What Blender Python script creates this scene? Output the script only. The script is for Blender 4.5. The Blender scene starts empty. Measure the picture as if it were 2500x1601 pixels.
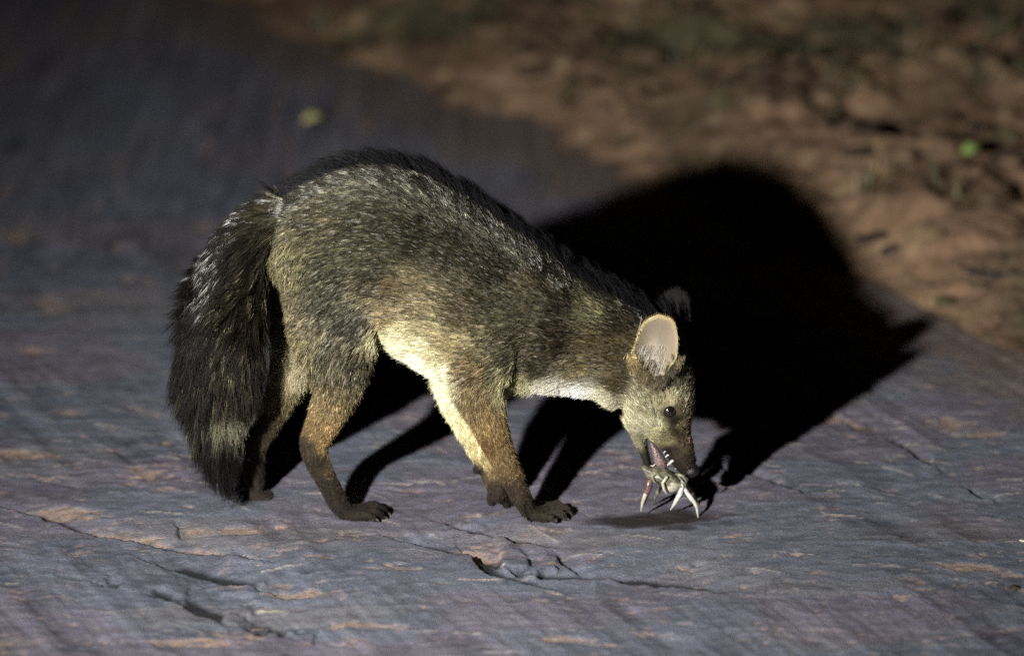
import bpy, bmesh, math, random
import numpy as np
from mathutils import Vector
from mathutils.bvhtree import BVHTree

random.seed(7)
rng = np.random.default_rng(11)
sc = bpy.context.scene
COL = sc.collection
R = math.radians

# ------------------------------------------------------------------ camera
ELEV = R(18.0); DIST = 5.0; MM = 0.0005            # 0.5 mm per unit of a 2405 x 1540 frame at the animal
TGT = np.array([0.0, 0.0, 0.2287])
CAM = TGT + DIST * np.array([0.0, -math.cos(ELEV), math.sin(ELEV)])
RIGHT = np.array([1.0, 0, 0]); UPV = np.array([0, math.sin(ELEV), math.cos(ELEV)])
FWD = np.array([0, math.cos(ELEV), -math.sin(ELEV)])
cd = bpy.data.cameras.new('camera'); cam = bpy.data.objects.new('camera', cd); COL.objects.link(cam)
cam.location = CAM; cam.rotation_euler = (math.pi/2 - ELEV, 0, 0)
cd.sensor_width = 36; cd.lens = 36 * DIST / (2405 * MM); cd.clip_start = 0.1; cd.clip_end = 400
cd.dof.use_dof = True; cd.dof.focus_distance = DIST - 0.05; cd.dof.aperture_fstop = 2.1
sc.camera = cam

# ------------------------------------------------------------------ night sky, torch, exposure
w = bpy.data.worlds.new('World'); sc.world = w; w.use_nodes = True
nt = w.node_tree; sky = nt.nodes.new('ShaderNodeTexSky'); sky.sky_type = 'NISHITA'; sky.sun_disc = False
sky.sun_elevation = R(-6); sky.sun_rotation = R(200)
bg = nt.nodes['Background']; nt.links.new(sky.outputs[0], bg.inputs[0]); bg.inputs[1].default_value = 0.02
LPOS = np.array([-0.90, -2.04, 1.03])
ld = bpy.data.lights.new('torch', 'SPOT'); lo = bpy.data.objects.new('torch', ld); COL.objects.link(lo)
lo.location = LPOS; ld.energy = 680; ld.color = (1.0, 0.97, 0.91); ld.shadow_soft_size = 0.034
ld.spot_size = R(62); ld.spot_blend = 1.0
LAIM = np.array([0.95, 2.2, 0.0])
lo.rotation_euler = Vector(LAIM - LPOS).to_track_quat('-Z', 'Y').to_euler()
vs = sc.view_settings; vs.view_transform = 'Standard'; vs.look = 'None'; vs.exposure = 0.0; vs.gamma = 1.0
sc.render.film_transparent = False
cy = sc.cycles
cy.use_denoising = False; cy.sample_clamp_direct = 25; cy.sample_clamp_indirect = 4
cy.max_bounces = 6; cy.diffuse_bounces = 2; cy.glossy_bounces = 3; cy.transmission_bounces = 5; cy.transparent_max_bounces = 8
try:
    sc.cycles_curves.shape = 'RIBBONS'; sc.cycles_curves.subdivisions = 2
except Exception:
    pass

# ------------------------------------------------------------------ helpers
def P(px, py, Y=0.0):
    """point of the vertical plane y=Y that stands at frame position px,py"""
    d = FWD * DIST + RIGHT * ((px - 1202.5) * MM) + UPV * ((770 - py) * MM)
    t = (Y - CAM[1]) / d[1]
    return CAM + d * t
def G(px, py, z=0.0):
    d = FWD * DIST + RIGHT * ((px - 1202.5) * MM) + UPV * ((770 - py) * MM)
    t = (z - CAM[2]) / d[2]
    return CAM + d * t
def lin(c):
    c = np.asarray(c, float) / 255.0
    return np.where(c <= 0.04045, c / 12.92, ((c + 0.055) / 1.055) ** 2.4)
def hash2(ix, iy, seed):
    h = (ix.astype(np.int64) * 374761393 + iy.astype(np.int64) * 668265263 + seed * 1274126177) & 0xFFFFFFFF
    h = ((h ^ (h >> 13)) * 1274126177) & 0xFFFFFFFF
    h = h ^ (h >> 16)
    return (h & 0xFFFFFF).astype(np.float64) / 0xFFFFFF
def vnoise(x, y, seed=0):
    ix = np.floor(x); iy = np.floor(y); fx = x - ix; fy = y - iy
    fx = fx * fx * fx * (fx * (fx * 6 - 15) + 10); fy = fy * fy * fy * (fy * (fy * 6 - 15) + 10)
    a = hash2(ix, iy, seed); b = hash2(ix + 1, iy, seed); c = hash2(ix, iy + 1, seed); d = hash2(ix + 1, iy + 1, seed)
    return (a + (b - a) * fx) * (1 - fy) + (c + (d - c) * fx) * fy
def fbm(x, y, seed=0, oct=4, gain=0.5):
    s = 0; a = 1; t = 0
    for i in range(oct):
        s = s + a * vnoise(x * 2 ** i + 13.7 * i, y * 2 ** i + 7.1 * i, seed + i); t += a; a *= gain
    return s / t
def smooth(a, b, x):
    t = np.clip((x - a) / (b - a), 0, 1); return t * t * (3 - 2 * t)
def link(name, me, mat=None, parent=None):
    o = bpy.data.objects.new(name, me); COL.objects.link(o)
    if mat: me.materials.append(mat)
    if parent is not None: o.parent = parent
    return o
def tag(o, label=None, cat=None, group=None, kind=None):
    for k, v in (('label', label), ('category', cat), ('group', group), ('kind', kind)):
        if v: o[k] = v
    return o
def pymesh(name, v, f, smooth_sh=True):
    me = bpy.data.meshes.new(name); me.from_pydata([tuple(map(float, p)) for p in v], [], f); me.update()
    if smooth_sh: me.polygons.foreach_set('use_smooth', [True] * len(me.polygons))
    return me
def grid_mesh(name, xs, ys, Z, colr=None):
    nx, ny = len(xs), len(ys)
    X, Y = np.meshgrid(xs, ys)
    co = np.stack([X, Y, Z], -1).reshape(-1, 3)
    i = np.arange((ny - 1) * (nx - 1)); r = i // (nx - 1); c = i % (nx - 1); a = r * nx + c
    quads = np.stack([a, a + 1, a + nx + 1, a + nx], -1)
    me = bpy.data.meshes.new(name)
    me.vertices.add(len(co)); me.vertices.foreach_set('co', co.ravel().astype(np.float32))
    me.loops.add(quads.size); me.loops.foreach_set('vertex_index', quads.ravel().astype(np.int32))
    me.polygons.add(len(quads))
    me.polygons.foreach_set('loop_start', (np.arange(len(quads)) * 4).astype(np.int32))
    me.polygons.foreach_set('use_smooth', np.ones(len(quads), bool))
    me.update(calc_edges=True)
    if colr is not None: set_col(me, colr.reshape(-1, 3))
    return me
def set_col(me, c, name='coat'):
    at = me.attributes.new(name, 'FLOAT_COLOR', 'POINT')
    at.data.foreach_set('color', np.concatenate([c, np.ones((len(c), 1))], 1).astype(np.float32).ravel())
def new_mat(name):
    m = bpy.data.materials.new(name); m.use_nodes = True
    return m, m.node_tree, m.node_tree.nodes['Principled BSDF']
def plain(name, col, rough=0.6, spec=0.4, noise=0.25, scale=120, bump=0.15, coat=0.0, sss=0.0):
    m, t, b = new_mat(name)
    tc = t.nodes.new('ShaderNodeTexCoord'); n = t.nodes.new('ShaderNodeTexNoise'); n.inputs['Scale'].default_value = scale; n.inputs['Detail'].default_value = 4
    t.links.new(tc.outputs['Object'], n.inputs['Vector'])
    r = t.nodes.new('ShaderNodeValToRGB'); r.color_ramp.elements[0].position = 0.3; r.color_ramp.elements[1].position = 0.7
    r.color_ramp.elements[0].color = (*[c * (1 - noise) for c in col], 1); r.color_ramp.elements[1].color = (*[min(.85, c * (1 + noise * (1 if noise < .6 else 2.2))) for c in col], 1)
    t.links.new(n.outputs['Fac'], r.inputs['Fac']); t.links.new(r.outputs['Color'], b.inputs['Base Color'])
    bp = t.nodes.new('ShaderNodeBump'); bp.inputs['Strength'].default_value = bump; bp.inputs['Distance'].default_value = 0.002
    t.links.new(n.outputs['Fac'], bp.inputs['Height']); t.links.new(bp.outputs['Normal'], b.inputs['Normal'])
    b.inputs['Roughness'].default_value = rough; b.inputs['Specular IOR Level'].default_value = spec; b.inputs['Coat Weight'].default_value = coat
    if sss: b.inputs['Subsurface Weight'].default_value = sss; b.inputs['Subsurface Radius'].default_value = (0.004, 0.002, 0.001)
    return m

# ------------------------------------------------------------------ road
EDGE = [(-900, -560), (-300, -320), (200, -110), (450, 0), (600, 82), (830, 190), (1000, 255), (1150, 322), (1300, 385), (1440, 455), (1620, 530), (1800, 610), (2000, 695), (2180, 775), (2405, 890), (2800, 1085), (3400, 1400)]
EW = np.array([G(*p)[:2] for p in EDGE])
def poly_dist(X, Y, pts, signed=False):
    best = np.full(X.shape, 1e9); sg = np.ones(X.shape); par = np.zeros(X.shape)
    for i in range(len(pts) - 1):
        a, b = pts[i], pts[i + 1]; d = b - a; L = d @ d
        t = np.clip(((X - a[0]) * d[0] + (Y - a[1]) * d[1]) / L, 0, 1)
        dx = X - a[0] - t * d[0]; dy = Y - a[1] - t * d[1]; r = np.hypot(dx, dy)
        m = r < best; best = np.where(m, r, best)
        if signed: sg = np.where(m, np.sign(d[0] * (Y - a[1]) - d[1] * (X - a[0])), sg)
        par = np.where(m, i + t, par)
    return (best * sg if signed else best), par
def grow(a, b, step, out0, out1, k=1.22):
    core = list(np.arange(a, b, step)); lo_, hi_ = [], []
    s = step; x = core[0]
    while x > out0: s *= k; x -= s; lo_.append(x)
    s = step; x = core[-1]
    while x < out1: s *= k; x += s; hi_.append(x)
    return np.array(lo_[::-1] + core + hi_)
CR = [  # cracks and torn edges: frame points, half width (m), depth (m), break-up
    ([(40, 1205), (110, 1224), (180, 1253), (240, 1268), (330, 1279), (420, 1290), (560, 1306)], .012, .016, .25),
    ([(285, 1384), (345, 1396), (415, 1414), (470, 1441), (545, 1470), (635, 1487)], .030, .032, .47),
    ([(428, 1338), (480, 1352), (560, 1370)], .024, .026, .36),
    ([(1005, 1284), (1060, 1297), (1110, 1304), (1180, 1326), (1215, 1342), (1310, 1352), (1450, 1362), (1640, 1381)], .020, .024, .42),
    ([(1080, 1239), (1150, 1256), (1240, 1271)], .014, .014, .40),
    ([(1110, 1310), (1135, 1340), (1160, 1352), (1230, 1370)], .020, .015, .48),
    ([(1990, 978), (2110, 1050), (2190, 1100), (2260, 1150), (2400, 1222)], .006, .006, .62),
    ([(412, 1240), (420, 1258)], .004, .006, .2),
    ([(-50, 1120), (60, 1125), (130, 1145), (175, 1150)], .004, .005, .4),
    ([(1690, 1108), (1760, 1118), (1860, 1150)], .006, .006, .5),
    ([(1300, 1300), (1330, 1318), (1345, 1330)], .006, .008, .4),
    ([(1500, 1330), (1570, 1345), (1640, 1332)], .004, .006, .6),
]
# patches where the crust is worn through to paler orange soil: frame centre, half extents, tilt
PATCH = [(350, 1125, 75, 34, 0), (130, 722, 45, 16, 0), (70, 1070, 95, 12, .05), (450, 1252, 60, 16, 0), (720, 1394, 150, 13, .07), (505, 1500, 125, 17, -.03),
         (170, 1208, 120, 13, .02), (290, 1262, 130, 15, .12), (480, 1290, 60, 12, 0), (880, 1470, 120, 10, .05), (1130, 1290, 90, 18, .1), (90, 825, 50, 10, 0), (160, 965, 60, 9, 0),
         (390, 1040, 30, 8, 0), (560, 1255, 60, 9, 0), (2300, 1340, 120, 12, .1), (1330, 1500, 90, 9, .1), (2260, 1010, 120, 22, .2), (1960, 985, 120, 14, .3), (330, 660, 60, 10, 0), (30, 560, 60, 14, 0)]
TRACK = [([(1470, 1370), (1560, 1450), (1640, 1560), (1700, 1640)], .035), ([(1560, 1370), (1660, 1450), (1740, 1560)], .025), ([(1950, 1170), (2150, 1300), (2405, 1480)], .05),
         ([(2080, 1230), (2300, 1350), (2500, 1480)], .03), ([(690, 1210), (760, 1290), (800, 1340)], .02), ([(590, 1200), (650, 1270)], .016), ([(1780, 960), (2000, 1090), (2300, 1250)], .03), ([(150, 480), (500, 640)], .05),
         ([(260, 860), (330, 960)], .02), ([(280, 1030), (340, 1130)], .015)]
def road_fields(X, Y):
    wx = X + .03 * (fbm(X * 9, Y * 9, 5, 3) - .5); wy = Y + .05 * (fbm(X * 8, Y * 8, 6, 3) - .5)
    z = .009 * (fbm(X * 3, Y * 2.2, 1, 3) - .5)
    streak = fbm(wx * 9, wy * 55, 21, 4, .6) - .5
    fine = fbm(wx * 55, wy * 130, 31, 3, .65) - .5
    plates = fbm(wx * 4.5, wy * 9, 41, 4)
    ter = plates * 7; tf = ter - np.floor(ter); step = np.floor(ter) + smooth(.0, .10, tf)
    al = X * .42 - Y * .91; ac = X * .91 + Y * .42
    diag = fbm(al * 3.2 + 2 * fbm(X * 4, Y * 4, 45, 2), ac * 42, 43, 4, .6) - .5; dm = smooth(.40, .62, fbm(X * 2.6 + 4, Y * 2.6, 47, 3))
    z = z + .0004 * step + .0016 * streak + .0020 * fine + .0042 * diag * dm
    # colour
    dk = np.array(lin((104, 101, 115))); bl = np.array(lin((98, 103, 117))); br = np.array(lin((111, 107, 105))); org = np.array(lin((154, 132, 118)))
    m1 = smooth(.38, .62, fbm(wx * 5, wy * 9, 51, 4))[..., None]; m2 = smooth(.52, .75, fbm(wx * 3.3, wy * 12, 61, 4))[..., None]
    c = dk * (1 - m1) + bl * m1; c = c * (1 - m2 * .5) + br * m2 * .5
    c = c * np.clip(1 + .55 * streak + .9 * fine + 1.1 * diag * dm, .3, 2)[..., None]
    # orange worn patches
    om = np.zeros(X.shape)
    for (px, py, ax, ay, tl) in PATCH:
        o = G(px, py); ex = G(px + ax, py + ax * tl) - o; ey = o - G(px, py + ay)
        A = np.array([[ex[0], ey[0]], [ex[1], ey[1]]]); Ai = np.linalg.inv(A)
        u = Ai[0, 0] * (X - o[0]) + Ai[0, 1] * (Y - o[1]); v = Ai[1, 0] * (X - o[0]) + Ai[1, 1] * (Y - o[1])
        r = np.hypot(u, v); om = np.maximum(om, 1.35 - r)
    nb = fbm(wx * 22, wy * 60, 71, 4, .6)
    nb2 = fbm(wx * 60, wy * 170, 77, 3, .7); om = smooth(.35, 1.1, om * .95 + (nb - .5) * 2.0 + (nb2 - .5) * 1.9)
    bits = smooth(.70, .82, fbm(wx * 7, wy * 30, 73, 4, .6)) * .05
    om = np.clip(om * .8 + bits, 0, 1)
    c = c * (1 - om[..., None]) + org * (1 + .8 * fine[..., None]) * om[..., None]
    z = z - .0022 * om
    # tyre smears
    brk2 = fbm(wx * 14, wy * 14, 87, 3)
    for pts, hw in TRACK:
        d, _ = poly_dist(wx, wy, np.array([G(*p)[:2] for p in pts]))
        m = smooth(hw * 1.1, hw * .3, d) * smooth(.3, .6, brk2)
        z = z - .002 * m; c = c * (1 - .22 * m)[..., None]
    # cracks
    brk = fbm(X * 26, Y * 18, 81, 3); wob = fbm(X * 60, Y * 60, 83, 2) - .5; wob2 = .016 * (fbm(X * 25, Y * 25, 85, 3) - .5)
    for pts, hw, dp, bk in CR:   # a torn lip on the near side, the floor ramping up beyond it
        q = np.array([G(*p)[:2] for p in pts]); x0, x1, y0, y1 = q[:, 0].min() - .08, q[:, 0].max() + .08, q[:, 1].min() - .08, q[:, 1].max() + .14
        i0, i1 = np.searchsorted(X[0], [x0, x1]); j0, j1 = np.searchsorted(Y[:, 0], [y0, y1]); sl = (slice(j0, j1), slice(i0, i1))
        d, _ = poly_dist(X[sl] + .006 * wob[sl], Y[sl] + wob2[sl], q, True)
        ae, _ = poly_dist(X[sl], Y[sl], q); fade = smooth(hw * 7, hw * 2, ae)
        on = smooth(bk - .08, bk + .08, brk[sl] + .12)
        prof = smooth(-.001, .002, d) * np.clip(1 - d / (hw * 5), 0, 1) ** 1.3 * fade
        z[sl] -= np.minimum(dp, .011) * .75 * prof * on; c[sl] *= (1 - .88 * smooth(-.001, .002, d) * smooth(hw * 1.1, hw * .6, d) * fade * on)[..., None]  # shade behind the torn lip is painted into the crack colour
    # small pits and chips
    pit = fbm(X * 30 + 3 * fine, Y * 34 + 3 * streak, 91, 3); pm = smooth(.90, .95, pit); z = z - .004 * pm; c = c * (1 - .4 * pm)[..., None]
    # damp red-brown stain under the prey
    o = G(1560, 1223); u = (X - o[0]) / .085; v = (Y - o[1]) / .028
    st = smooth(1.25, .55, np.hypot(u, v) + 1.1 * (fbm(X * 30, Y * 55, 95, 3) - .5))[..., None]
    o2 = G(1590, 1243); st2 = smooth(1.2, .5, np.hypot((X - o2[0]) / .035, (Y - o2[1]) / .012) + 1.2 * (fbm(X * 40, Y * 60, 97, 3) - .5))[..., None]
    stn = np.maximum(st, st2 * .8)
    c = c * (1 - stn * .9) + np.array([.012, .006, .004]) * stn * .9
    # soil dust spilled from the bank over the road edge
    de, _ = poly_dist(X, Y, EW, True)
    du = (smooth(-.20, .01, de) * smooth(.35, .75, fbm(X * 9, Y * 9, 121, 4) + .35 * smooth(-.15, 0, de)) * .75)[..., None]
    c = c * (1 - du) + np.array(lin((118, 100, 86))) * (.8 + .4 * fine[..., None]) * du
    # straw-thin pale scrapes
    r2 = np.random.default_rng(3)
    for k in range(260):
        a = np.array([r2.uniform(-.75, .75), r2.uniform(-.6, .5) if k % 4 else r2.uniform(.0, .5)]); L = r2.uniform(.012, .055); th = r2.normal(-.12, .16)
        b = a + L * np.array([math.cos(th), math.sin(th) * 2.2])
        ii = (X > a[0] - .01) & (X < b[0] + .01) & (np.abs(Y - a[1]) < .05)
        if ii.any():
            d, par = poly_dist(X[ii], Y[ii], np.array([a, (a + b) / 2 + [0, .002], b]))
            m = smooth(.0022, .0006, d) * r2.uniform(.3, 1.0); z[ii] += .0012 * m; c[ii] = c[ii] * (1 - m[..., None] * .7) + np.array(lin((190, 180, 165))) * m[..., None] * .7
    return z, np.clip(c, .003, .8)
xs = grow(-.72, .74, .00175, -60, 60); ys = grow(-.72, .75, .0036, -60, 90, 1.12)
X, Y = np.meshgrid(xs, ys)
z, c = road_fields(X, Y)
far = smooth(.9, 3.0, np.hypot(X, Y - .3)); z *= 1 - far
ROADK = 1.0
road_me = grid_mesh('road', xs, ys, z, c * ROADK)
def soil_mat(name, rough, spec, sx, sy, amp, bstr, bdist):
    m, t, b = new_mat(name)
    at = t.nodes.new('ShaderNodeAttribute'); at.attribute_name = 'coat'
    tc = t.nodes.new('ShaderNodeTexCoord'); mp = t.nodes.new('ShaderNodeMapping'); mp.inputs['Scale'].default_value = (sx, sy, 40)
    t.links.new(tc.outputs['Object'], mp.inputs['Vector'])
    n = t.nodes.new('ShaderNodeTexNoise'); n.inputs['Scale'].default_value = 1; n.inputs['Detail'].default_value = 6; n.inputs['Roughness'].default_value = .7
    t.links.new(mp.outputs[0], n.inputs['Vector'])
    mr = t.nodes.new('ShaderNodeMapRange'); mr.inputs[1].default_value = .25; mr.inputs[2].default_value = .75; mr.inputs[3].default_value = 1 - amp; mr.inputs[4].default_value = 1 + amp
    t.links.new(n.outputs['Fac'], mr.inputs[0])
    mx = t.nodes.new('ShaderNodeVectorMath'); mx.operation = 'SCALE'
    t.links.new(at.outputs['Color'], mx.inputs[0]); t.links.new(mr.outputs[0], mx.inputs['Scale']); t.links.new(mx.outputs[0], b.inputs['Base Color'])
    bp = t.nodes.new('ShaderNodeBump'); bp.inputs['Strength'].default_value = bstr; bp.inputs['Distance'].default_value = bdist
    t.links.new(n.outputs['Fac'], bp.inputs['Height']); t.links.new(bp.outputs['Normal'], b.inputs['Normal'])
    b.inputs['Roughness'].default_value = rough; b.inputs['Specular IOR Level'].default_value = spec
    return m
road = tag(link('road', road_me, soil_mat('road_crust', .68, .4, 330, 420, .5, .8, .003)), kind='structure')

# ------------------------------------------------------------------ verge bank
def verge_h(X, Y):
    d, _ = poly_dist(X, Y, EW, True)
    d = d + .055 * (fbm(X * 3.5, Y * 3.5, 101, 4) - .5) + .035 * (fbm(X * 18, Y * 18, 103, 3) - .5)
    rise = .05 * smooth(0, .35, d) + .055 * np.clip(d - .1, 0, 3.0) 
    cl = np.abs(fbm(X * 11, Y * 8, 105, 4, .55) - .5) * 2; lump = fbm(X * 5, Y * 4, 107, 3)
    z = -.004 + np.clip(d, -.3, 0) * .35 + rise + smooth(-.01, .2, d) * (.075 * (lump - .45) + .036 * (1 - cl) - .022) + .006 * (fbm(X * 40, Y * 40, 109, 3) - .5) * smooth(-.02, .05, d)
    return z, d, cl, lump
vx = grow(-.75, 1.35, .0065, -60, 60, 1.25); vy = grow(.05, 2.9, .0085, -40, 90, 1.2)
X, Y = np.meshgrid(vx, vy)
z, d, cl, lump = verge_h(X, Y)
a_ = lin((148, 121, 100)); b_ = lin((120, 98, 82)); c_ = lin((88, 90, 70)); e_ = lin((172, 148, 118))
m1 = smooth(.35, .65, fbm(X * 7, Y * 6, 111, 4))[..., None]; m2 = smooth(.50, .70, fbm(X * 4, Y * 4, 113, 4) + .24 * np.clip(d - .35, -2, 1.2))[..., None]; m3 = smooth(.58, .72, fbm(X * 9, Y * 14, 115, 4))[..., None]
c = a_ * (1 - m1) + b_ * m1; c = c * (1 - .8 * m2) + c_ * .8 * m2; c = c * (1 - .6 * m3 * (1 - m2)) + e_ * .6 * m3 * (1 - m2)
c = c * (.35 + .75 * fbm(X * 30, Y * 30, 117, 3))[..., None] * np.array([1.04, 1.03, .98])
z = np.where(d < -.25, -.06, z)
verge = tag(link('soil_verge', grid_mesh('soil_verge', vx, vy, z, c), soil_mat('verge_soil', .9, .15, 90, 90, .35, .6, .006)), kind='structure')
def verge_z(x, y):
    zz, dd, _, _ = verge_h(np.array([[x]]), np.array([[y]])); return float(zz[0, 0]), float(dd[0, 0])

# ------------------------------------------------------------------ fox: tubes that make up the body
PHI = R(17)
tubes = {}
def crom(A, n):
    A = np.asarray(A, float); A = np.vstack([2 * A[0] - A[1], A, 2 * A[-1] - A[-2]]); out = []
    for i in range(1, len(A) - 2):
        p0, p1, p2, p3 = A[i - 1:i + 3]
        for k in range(n):
            t = k / n
            out.append(.5 * (2 * p1 + (p2 - p0) * t + (2 * p0 - 5 * p1 + 4 * p2 - p3) * t * t + (3 * p1 - p0 - 3 * p2 + p3) * t ** 3))
    out.append(A[-2]); return np.array(out)
def spanned(st, n=6):
    """stations (tx,ty, bx,by, half width, centre Y, roll)"""
    st = crom(st, n); rings = []
    for tx, ty, bx, by, wd, yc, roll in st:
        T = P(tx, ty, yc); B = P(bx, by, yc); C = (T + B) / 2; a = np.linalg.norm(T - B) / 2; U = (T - B) / (2 * a)
        k = wd * math.tan(ELEV) * abs(U[2]); a = math.sqrt(max(a * a - k * k, .45 * a * a))
        cr, sr = math.cos(-roll), math.sin(-roll)
        Rz = np.array([[cr, -sr, 0], [sr, cr, 0], [0, 0, 1]])
        rings.append((C, Rz @ U * a, Rz @ np.array([0, wd, 0])))
    return rings
def limb(st, n=6):
    """stations (cx,cy, r in frame units, half width, centre Y)"""
    st = crom(st, n); C = np.array([P(s[0], s[1], s[4]) for s in st]); rings = []
    for i, s in enumerate(st):
        t = C[min(i + 1, len(C) - 1)] - C[max(i - 1, 0)]; t /= np.linalg.norm(t)
        u = np.cross(t, [0, 1, 0]); u /= np.linalg.norm(u)
        sd = np.cross(u, t)
        rings.append((C[i], u * s[2] * MM, sd / np.linalg.norm(sd) * s[3]))
    return rings
def tube_geo(rings, V, F, seg=28):
    def cap(r, out, sgn):
        C, U, S = r; t = np.cross(U, S); t /= np.linalg.norm(t)
        if t @ out < 0: t = -t
        rr = min(np.linalg.norm(U), np.linalg.norm(S)) * .8
        return [(C + t * rr * math.sin(a), U * math.cos(a), S * math.cos(a)) for a in (.45, .9, 1.25)], C + t * rr
    h, hp = cap(rings[0], rings[0][0] - rings[1][0], 1); e, ep = cap(rings[-1], rings[-1][0] - rings[-2][0], 1)
    R_ = h[::-1] + rings + e; b = len(V)
    for C, U, S in R_:
        for k in range(seg):
            a = 2 * math.pi * k / seg; V.append(C + U * math.cos(a) + S * math.sin(a))
    for i in range(len(R_) - 1):
        for k in range(seg):
            k2 = (k + 1) % seg; F.append((b + i * seg + k, b + i * seg + k2, b + (i + 1) * seg + k2, b + (i + 1) * seg + k))
    i0 = len(V); V.append(hp); i1 = len(V); V.append(ep); l = b + (len(R_) - 1) * seg
    for k in range(seg):
        k2 = (k + 1) % seg; F.append((i0, b + k2, b + k)); F.append((i1, l + k, l + k2))
T_ = []
T_.append(('torso', spanned([  # chest -> rump so that the hair runs along it
    (1330, 632, 1262, 915, .047, 0, 0), (1275, 592, 1205, 920, .060, 0, 0), (1205, 547, 1145, 922, .071, 0, 0), (1135, 500, 1085, 905, .077, 0, 0), (1055, 448, 1020, 878, .079, 0, 0),
    (968, 408, 962, 842, .080, 0, 0), (880, 392, 898, 812, .080, 0, 0), (800, 402, 822, 838, .078, 0, 0), (725, 434, 745, 820, .071, 0, 0), (672, 478, 694, 760, .056, 0, 0), (650, 530, 672, 660, .034, 0, 0)])))
T_.append(('neck', spanned([
    (1562, 752, 1462, 962, .036, 0, PHI), (1530, 735, 1440, 958, .040, 0, PHI), (1470, 705, 1398, 935, .043, 0, PHI * .7), (1405, 675, 1335, 920, .046, 0, PHI * .4), (1335, 640, 1262, 912, .055, 0, 0), (1280, 612, 1215, 905, .058, 0, 0), (1220, 590, 1160, 890, .05, 0, 0)])))
T_.append(('head', spanned([
    (1630, 1101, 1602, 1113, .010, -.004, PHI), (1634, 1080, 1584, 1096, .0150, -.004, PHI), (1628, 1045, 1558, 1062, .0175, -.004, PHI), (1621, 1005, 1533, 1035, .0230, -.003, PHI), (1628, 965, 1508, 1018, .0335, -.002, PHI), (1629, 915, 1486, 1006, .0410, 0, PHI),
    (1622, 850, 1470, 972, .0430, 0, PHI), (1600, 785, 1466, 915, .040, 0, PHI), (1570, 752, 1466, 860, .032, 0, PHI)])))
T_.append(('jaw', limb([(1528, 1112, 6, .006, -.006), (1523, 1094, 8.5, .0105, -.006), (1513, 1062, 11, .0135, -.005), (1502, 1028, 15, .018, -.003), (1490, 990, 22, .022, 0)])))
T_.append(('hind_near', limb([(815, 600, 118, .030, -.040), (800, 690, 118, .034, -.046), (790, 775, 103, .034, -.047), (795, 850, 76, .030, -.045), (789, 920, 53, .0245, -.041), (771, 968, 44, .020, -.038), (751, 1010, 37, .017, -.035), (738, 1045, 33, .0155, -.033), (746, 1085, 28, .0145, -.031), (770, 1132, 24, .0135, -.029), (795, 1180, 23, .0150, -.027), (812, 1200, 19, .0165, -.026)])))
T_.append(('paw_hn', limb([(806, 1202, 17, .015, -.026), (835, 1203, 17, .0185, -.026), (868, 1205, 14, .0195, -.026)])))
T_.append(('hind_far', limb([(740, 640, 90, .03, .042), (715, 760, 80, .032, .044), (690, 850, 48, .027, .042), (662, 925, 36, .021, .040), (628, 995, 29, .017, .040), (602, 1040, 27, .0155, .040), (598, 1090, 23, .014, .040), (597, 1135, 22, .014, .040), (597, 1160, 18, .0155, .040)])))
T_.append(('paw_hf', limb([(590, 1162, 15, .015, .040), (608, 1163, 14, .018, .038), (624, 1165, 11, .018, .037)])))
T_.append(('front_near', limb([(1205, 680, 60, .016, -.038), (1180, 745, 80, .024, -.043), (1150, 820, 78, .028, -.046), (1125, 880, 66, .028, -.046), (1127, 930, 55, .0245, -.043), (1145, 985, 43, .0205, -.040), (1166, 1040, 35, .0175, -.038), (1186, 1085, 30, .016, -.036), (1205, 1122, 27, .0155, -.034), (1224, 1165, 23, .0145, -.031), (1243, 1197, 19, .016, -.028)])))
T_.append(('paw_fn', limb([(1240, 1200, 17, .015, -.028), (1268, 1205, 16, .0185, -.027), (1295, 1206, 13, .019, -.027)])))
T_.append(('front_far', limb([(1120, 780, 70, .024, .045), (1075, 870, 52, .026, .040), (1075, 930, 43, .022, .034), (1095, 980, 38, .0185, .030), (1120, 1030, 34, .0165, .027), (1144, 1080, 30, .0155, .024), (1158, 1115, 28, .015, .021), (1167, 1145, 23, .0155, .018), (1175, 1165, 17, .0165, .016)])))
# toes
def toes(pref, pts):
    for k, st in enumerate(pts): T_.append((f'{pref}_{k}', limb(st, 4)))
toes('toe_hn', [[(850, 1190, 10, .0055, -.008), (880, 1184, 10, .005, -.006), (899, 1193, 6, .0045, -.005)], [(850, 1198, 10, .0055, -.021), (890, 1191, 11, .005, -.020), (909, 1202, 6, .0045, -.020)],
                [(850, 1204, 10, .0055, -.031), (886, 1203, 11, .005, -.034), (902, 1214, 6, .0045, -.034)], [(845, 1208, 10, .0055, -.040), (866, 1210, 10, .005, -.047), (880, 1218, 6, .0045, -.048)]])
toes('toe_hf', [[(612, 1160, 9, .0055, .045), (630, 1161, 8, .0055, .045)], [(612, 1163, 9, .0055, .035), (633, 1165, 8, .0055, .035)], [(608, 1167, 9, .0055, .026), (626, 1170, 8, .0055, .026)]])
toes('toe_fn', [[(1285, 1190, 10, .0055, -.008), (1310, 1184, 10, .005, -.006), (1328, 1193, 6, .0045, -.005)], [(1285, 1198, 10, .0055, -.021), (1320, 1191, 11, .005, -.020), (1337, 1203, 6, .0045, -.020)],
                [(1282, 1206, 10, .0055, -.032), (1312, 1205, 11, .005, -.035), (1327, 1215, 6, .0045, -.035)], [(1268, 1210, 10, .0055, -.042), (1288, 1213, 9, .005, -.048), (1300, 1220, 6, .0045, -.049)]])
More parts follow.
